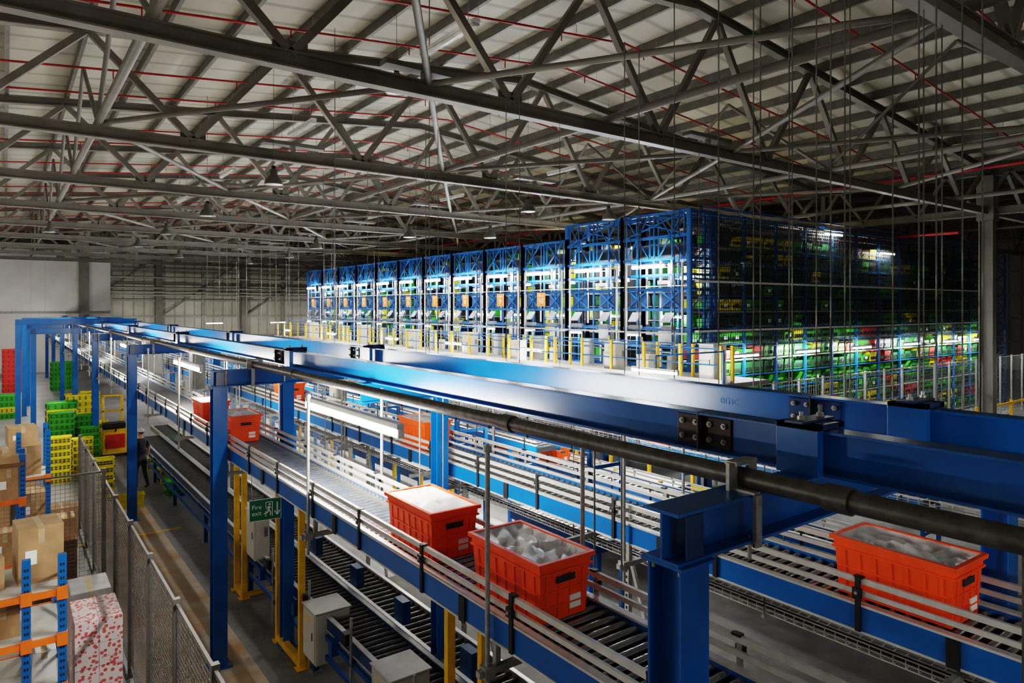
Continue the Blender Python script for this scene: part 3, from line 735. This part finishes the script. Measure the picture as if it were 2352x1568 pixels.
for li,z in enumerate(levels):
    x=19.4; runc=random.choice([TGRN,TYEL])
    while x<42:
        for yy in(14.85,15.5):
            r=random.random()
            if r<.35: runc=random.choice([TDG,TDG,TGRN,TBLK,TGRN,TYEL,TDG,TBLK] if z>-1 else [TGRN,TGRN,TGRN,TYEL,TDG,TDG,TDG,TGRN,TYEL,TGRN,TRED])  # upper rows take darker colours, painting in the lack of light
            if random.random()<.9: tote_simple(b,x,yy,z,.6,.5,.40 if random.random()<.7 else .3,runc)
            if yy<15:
                for q in(-.2,-.1,0,.1,.2): b.box(x+q-.03,x+q+.03,yy-.254,yy-.24,z+.08,z+.2,TBLK)
                if random.random()<.3: b.box(x-.1,x+.1,yy-.262,yy-.256,z+.12,z+.24,SIGNW if random.random()<.3 else TBLK)
        x+=.66
o=b.done(); o.parent=par; o.location=(0,0,H)
b=B('side_structure')
x=19.05
while x<42.5:
    b.box(x-.04,x+.04,14.48,14.56,FL,3.2 ,ABLUE); b.box(x-.03,x+.03,15.8,15.86,FL,3.2,ABLUE)
    x+=1.98
x=18.1
while x<42.5: b.box(x-.009,x+.009,14.36,14.37,-1.4,3.2,NET); x+=.13
z=-1.4
while z<3.2: b.box(18.0,42.4,14.36,14.37,z-.009,z+.009,NET); z+=.13
for k,z in enumerate(levels+[2.95,3.2]):
    b.box(18,42.4,14.5,14.54,z-.07,z-.02,ABLUE if (k%3 or z>1.5) else STEEL); b.box(18,42.4,15.2,15.24,z-.06,z-.02,STEEL)
for z in(.86,-.78): b.box(18.1,42.4,14.2,14.36,z-.03,z+.03,ALU)
for xx in (18.0,18.7,19.3):
    b.box(xx-.05,xx+.05,14.4,14.5,FL,3.25,ABLUE)
for i in range(12):
    z=FL+.3+i*.7; b.bar((18.0,14.45,z),(18.7,14.45,z+.7 if i%2 else z),.04,.04,ABLUE); b.box(18,19.3,14.42,14.48,z-.03,z+.03,ABLUE)
for i in range(9):
    xx=19.5+i*2.7; b.bar((xx,14.5,2.95),(xx+1.35,14.5,3.25),.03,.03,ABLUE); b.bar((xx+1.35,14.5,3.25),(xx+2.7,14.5,2.95),.03,.03,ABLUE)
for z in (3.0,3.25): b.box(18,42.4,13.9,13.94,z-.02,z+.02,ABLUE)
for xx in(42.8,44.2):
    for yy in(14.0,15.2): b.box(xx-.04,xx+.04,yy-.04,yy+.04,FL,2.9,ABLUE)
for i in range(16):
    z=FL+.5*i+.2; b.box(42.8,44.2,13.98,14.02,z,z+.05,ABLUE); b.bar((42.8 if i%2 else 44.2,14.0,z),(44.2 if i%2 else 42.8,14.0,z+.5),.05,.04,ABLUE)
o=b.done(); o.parent=par; o.location=(0,0,H)
for j in range(10):
    n=10-j; y=22.0+2.9*j
    e=bpy.data.objects.new('aisle_sign',None); sc.collection.objects.link(e); e.location=(17.84,y,.33+H); bpy.context.view_layer.update()
    b=B('board'); b.box(-.015,.015,-.25,.25,-.28,.28,SIGNO); b.box(.0,.14,-.02,.02,-.1,.1,STEEL); o=child(b,e)
    for body,s,zz in(('Aisle',.14,.16),(str(n),.32,-.07)):
        t=txt('lettering',body,s,(0,0,0),(math.pi/2,0,-math.pi/2),SIGNW); t.parent=e; t.location=(-.018,0,zz)
for k,(ya,yb) in enumerate(bays):
    ym=(ya+yb)/2
    batten((X-.3,ym-.75,1.38),(X-.3,ym+.75,1.38),TUBEB,.045)
    batten((X+.9,ym-.5,-.35),(X+.9,ym+.5,-.35),TUBEB,.02)
    batten((X+.8,ya+.4,1.0),(X+.8,ya+1.0,1.0),TUBEB,.02)
    batten((X-.15,yb-1.0,-.98),(X-.15,yb-.4,-.98),TUBEB,.018)  # extra short tubes added to raise glare on the rack front
    if k<3: batten((X+2,ym,2.35),(X+3.4,ym,2.35),TUBE,.025)
for x in (20.5,24.5,28.6,33.2,37.3,41): batten((x-.8,14.12,-1.67),(x+.8,14.12,-1.67),TUBEB,.032)
for x,z in ((26.5,2.9),(31,2.35)): batten((x-.7,14.2,z),(x+.7,14.2,z),TUBE,.02)
# mezzanine
b=B('mezzanine_deck'); b.box(15.6,17.9,11.5,50,-2.22,-2.1,DECK); b.ib((15.6,11.5,-2.3),(15.6,50,-2.3),.3,.15,ABLUE)
for y in range(12,50,4): b.ib((15.7,y,FL),(15.7,y,-2.4),.16,.16,ABLUE)
b.box(15.65,15.68,11.5,50,-2.1,-1.98,STEEL)
b.done()
b=B('mezzanine_guard_rail')
y=11.6
while y<50:
    b.box(15.7,15.78,y-.04,y+.04,-2.1,-1.05,YEL); 
    if random.random()<.6: b.box(16.7,16.78,y+.3,y+.38,-2.1,-1.1,YEL)
    y+=1.4
for z in(-1.15,-1.6): b.cyl((15.74,11.6,z),(15.74,50,z),.022,ABLUE,6)
b.done()
for (y,h,w) in ((12.3,1.05,.6),(16.2,.95,.5),(14.8,.6,.4),(21.5,.8,.4),(25,1,.5),(30,1,.5),(36,1.1,.6),(44,1.1,.6)): cabinet(16.3,y,-2.1,w,.5,h,CAB,'control_cabinet')
for y in (20.3,25.9,31.9,40,48): batten((16,y-.7,-1.62),(16,y+.7,-1.62),TUBEB,.03)
batten((13.0,10.8,-1.6),(13.0,12.3,-1.6),TUBEB,.03)
b=B('light_gantry')
for y in (20.3,25.9,31.9,40,48,):
    b.bar((16,y,-1.52),(16,y,-.9),.03,.03,ABLUE); b.bar((16,y,-.9),(17.9,y,-.9),.04,.04,ABLUE)
b.bar((13,11.5,-1.52),(13,11.5,-1.2),.03,.03,ABLUE); b.bar((13,11.5,-1.2),(15.7,11.5,-1.2),.04,.04,ABLUE)
b.bar((15.7,11.5,-2.1),(15.7,11.5,-1.15),.05,.05,ABLUE)
b.done()
def platform(x0,x1,y0,y1,z,name='work_platform'):
    b=B(name); b.box(x0,x1,y0,y1,z-.06,z,WHITE); b.box(x0-.03,x0,y0,y1,z-.2,z+.01,ABLUE); b.box(x0,x1,y0-.03,y0,z-.2,z+.01,ABLUE)
    for y in (y0+.1,(y0+y1)/2,y1-.1):
        for x in(x0+.1,x1-.1): b.box(x-.05,x+.05,y-.05,y+.05,FL,z-.06,ABLUE)
    b.done()
platform(8.9,11.2,9.3,12,-4.4); platform(12.8,14.3,11.5,20,-4.6); platform(8.8,9.4,16,30,-4.4); platform(12.8,14.3,22,32,-4.5)
b=B('safety_barrier')
for (x,ya,yb) in ((12.6,11,20),(14.42,10,22),(8.6,14,26)):
    y=ya
    while y<=yb: b.box(x-.04,x+.04,y-.04,y+.04,FL,-4.15,YEL); b.box(x-.1,x+.1,y-.1,y+.1,FL,FL+.02,YEL); y+=1.5
    for z in(-4.25,-4.7): b.box(x-.03,x+.03,ya,yb,z-.05,z+.05,YEL if x>9 else STEEL)
for x in (33,35,37,39,41,43,45,47): b.box(x-.06,x+.06,11.4,11.52,FL,-4.2,YEL)
b.box(33,47,11.43,11.49,-4.4,-4.3,YEL)
b.done()
b=B('lighting_trunking')
for x,ya,yb in ((9.0,10,44),(13.4,10,44)):
    b.box(x-.04,x+.04,ya,yb,-2.36,-2.3,STEEL)
    for y in range(ya,yb,6):
        b.cyl((x,y+.5,-2.3),(x,y+.5,3.8),.008,RODM,4)
b.done()
for x in (9.0,13.4):
    for y in range(11,44,5): batten((x,y,-2.46),(x,y+1.5,-2.46),TUBE,.035)

b=B('hanging_rods')
for u,x in ((1650,8.4),(1730,8.4),(1746,9.3),(1812,9.3),(1819,8.4),(1940,8.4),(1952,9.3),(2050,9.3),(2110,8.4),(2121,9.3),(2150,8.4),(2163,10),(2210,9.3),(2256,8.4),(985,7.5),(768,6.6),(1548,9.3)):
    y=x*(2434/(u-10)-.7426); b.cyl((x,y,-2.3),(x,y,roofz(x)-.1),.0095,RODM,5)
b.done()

for (x,y) in ((-2.2,6),(-2.6,13),(-2.8,21),(-2.5,30),(-2.5,42),(-2,52)): batten((x-.75,y,-.9),(x+.75,y,-.9),TUBE,.024,hang=3.8)  # battens added out of view on the left as fill light
for (x,y) in ((10,69),(16,69),(22,69),(28,69),(2,63)): batten((x-.75,y,-1.5),(x+.75,y,-1.5),TUBE,.028,hang=3.8)  # battens added to brighten the far wall
for (x,y) in ((24,5),(36,5),(42,6),(50,10),(50,25),(50,40),(14,-4),(22,-4),(8,-6),(1,-8)): batten((x-.75,y,1.0 if y<0 else -3.2),(x+.75,y,1.0 if y<0 else -3.2),TUBE,.015,hang=3.8)  # fill battens added behind the camera and elsewhere out of view

# ---------------------------------------------------------------- worker
def skin_obj(name,verts,edges,radii,root=0,sub=2):
    me=bpy.data.meshes.new(name); me.from_pydata(verts,edges,[]); o=bpy.data.objects.new(name,me); sc.collection.objects.link(o)
    o.modifiers.new('skin','SKIN'); 
    lay=me.skin_vertices[0].data
    for i,r in enumerate(radii): lay[i].radius=(r,r) if not isinstance(r,tuple) else r
    for i in range(len(radii)): lay[i].use_root=(i==root)
    s=o.modifiers.new('sub','SUBSURF'); s.levels=sub; s.render_levels=sub
    bpy.context.view_layer.update()
    dg=bpy.context.evaluated_depsgraph_get(); m2=bpy.data.meshes.new_from_object(o.evaluated_get(dg))
    bpy.data.objects.remove(o); return m2
SK=mat('skin',(.48,.27,.18),.55); SHIRT=mat('black_tshirt',(.015,.015,.018),.8); TROU=mat('black_trousers',(.02,.02,.025),.8); GLOVE=mat('white_gloves',(.7,.7,.68),.7); SHOE=mat('shoes',(.03,.03,.03),.5); CAP=mat('hair_net_cap',(.62,.62,.6),.7); HAIR=mat('brown_hair',(.04,.022,.012),.7); EYE=mat('eyes',(.02,.02,.02),.3)
V=[(0,0,.95),(0,.01,1.1),(0,.0,1.28),(0,-.01,1.43),(0,0,1.50),(0,.01,1.57),
   (-.18,0,1.42),(-.25,.0,1.15),(-.27,.12,.93),(-.27,.16,.86),
   (.18,0,1.42),(.25,-.04,1.15),(.26,.05,.92),(.26,.08,.85),
   (-.1,0,.90),(-.11,.08,.50),(-.11,.04,.09),(-.11,.17,.04),
   (.1,0,.90),(.11,-.02,.50),(.11,-.16,.10),(.11,-.03,.04)]
E=[(0,1),(1,2),(2,3),(3,4),(4,5),(3,6),(6,7),(7,8),(8,9),(3,10),(10,11),(11,12),(12,13),(0,14),(14,15),(15,16),(16,17),(0,18),(18,19),(19,20),(20,21)]
R=[(.15,.11),(.14,.10),(.165,.11),(.11,.09),.058,.055,.065,.048,.034,.028,.065,.048,.034,.028,.09,.062,.042,.035,.09,.062,.042,.035]
body=skin_obj('body',V,E,R,0)
W=bpy.data.objects.new('warehouse_worker',None); sc.collection.objects.link(W)
for m in (SHIRT,TROU,SK,SHOE,GLOVE): body.materials.append(m)
for p in body.polygons:
    c=p.center; p.use_smooth=True
    if abs(c.x)>.2 and c.z<1.22 and c.z>.8: p.material_index=2 if c.z>.94 else 4
    elif c.z<.1: p.material_index=3
    elif c.z<.98: p.material_index=1
    elif c.z>1.49 and abs(c.x)<.1: p.material_index=2
    else: p.material_index=0
bo=bpy.data.objects.new('body',body); sc.collection.objects.link(bo); bo.parent=W
b=B('head')
def ell(c,r,m,n=16,k=10):
    vs=[];fs=[]
    for i in range(k+1):
        th=math.pi*i/k
        for j in range(n):
            ph=2*math.pi*j/n; s=math.sin(th); zz=math.cos(th)
            f=1-.22*max(0,-zz)**1.5
            vs.append((c[0]+r[0]*s*math.cos(ph)*f,c[1]+r[1]*s*math.sin(ph)*f,c[2]+r[2]*zz))
    for i in range(k):
        for j in range(n): fs.append((i*n+j,(i+1)*n+j,(i+1)*n+(j+1)%n,i*n+(j+1)%n))
    b.add(vs,fs,m,True)
ell((0,.02,1.64),(.075,.095,.115),SK); ell((0,.0,1.672),(.082,.098,.098),HAIR); ell((0,.0,1.70),(.09,.11,.075),CAP)
b.box(-.07,.07,.09,.17,1.69,1.70,CAP)
for s in(-1,1): ell((s*.03,.105,1.645),(.012,.01,.008),EYE,8,6); ell((s*.078,.01,1.635),(.012,.022,.03),SK,8,6)
ell((0,.118,1.615),(.012,.016,.022),SK,8,6); ell((0,.103,1.585),(.024,.008,.006),TRED,8,6)
ho=b.done(); ho.location=(0,0,0); ho.parent=W
for s,(hx,hy,hz) in ((-1,(-.27,.165,.85)),(1,(.26,.085,.84))):
    vv=[(hx,hy,hz+.03),(hx,hy+.012,hz-.03)]; ee=[(0,1)]; rr=[.024,.03]
    for f in range(4):
        fy=hy-.022+f*.018; ln=[.07,.08,.075,.058][f]; n=len(vv)
        vv+=[(hx,fy,hz-.05),(hx-s*.008,fy+.004,hz-.05-ln*.5),(hx-s*.028,fy+.006,hz-.05-ln)]; ee+=[(1,n),(n,n+1),(n+1,n+2)]; rr+=[.0095,.009,.008]
    n=len(vv); vv+=[(hx-s*.01,hy+.04,hz-.02),(hx-s*.02,hy+.058,hz-.055)]; ee+=[(1,n),(n,n+1)]; rr+=[.011,.009]
    hm=skin_obj('hand',vv,ee,rr,0,1); hm.materials.append(GLOVE); oo=bpy.data.objects.new('hand',hm); sc.collection.objects.link(oo); oo.parent=W
wp=px(322,1123,5.3/417); W.location=(wp[0],wp[1],0.0); W.rotation_euler[2]=.6

# ---------------------------------------------------------------- camera / world
cd=bpy.data.cameras.new('camera'); cam=bpy.data.objects.new('camera',cd); sc.collection.objects.link(cam)
cam.location=(0,0,H); cam.rotation_euler=(math.pi/2,0,-math.atan2(.5962,.8028)); cd.lens=24; cd.sensor_width=36; cd.clip_end=300; cd.clip_start=.05
cd.shift_y=-78/2352
sc.camera=cam
w=bpy.data.worlds.new('world'); sc.world=w; w.use_nodes=True; w.node_tree.nodes['Background'].inputs[0].default_value=(.5,.55,.6,1); w.node_tree.nodes['Background'].inputs[1].default_value=.05
sc.view_settings.view_transform='Filmic'
try: sc.view_settings.look='High Contrast'
except Exception as ex: print(ex)
sc.view_settings.exposure=-0.4
print('polys',sum(len(m.polygons) for m in bpy.data.meshes))
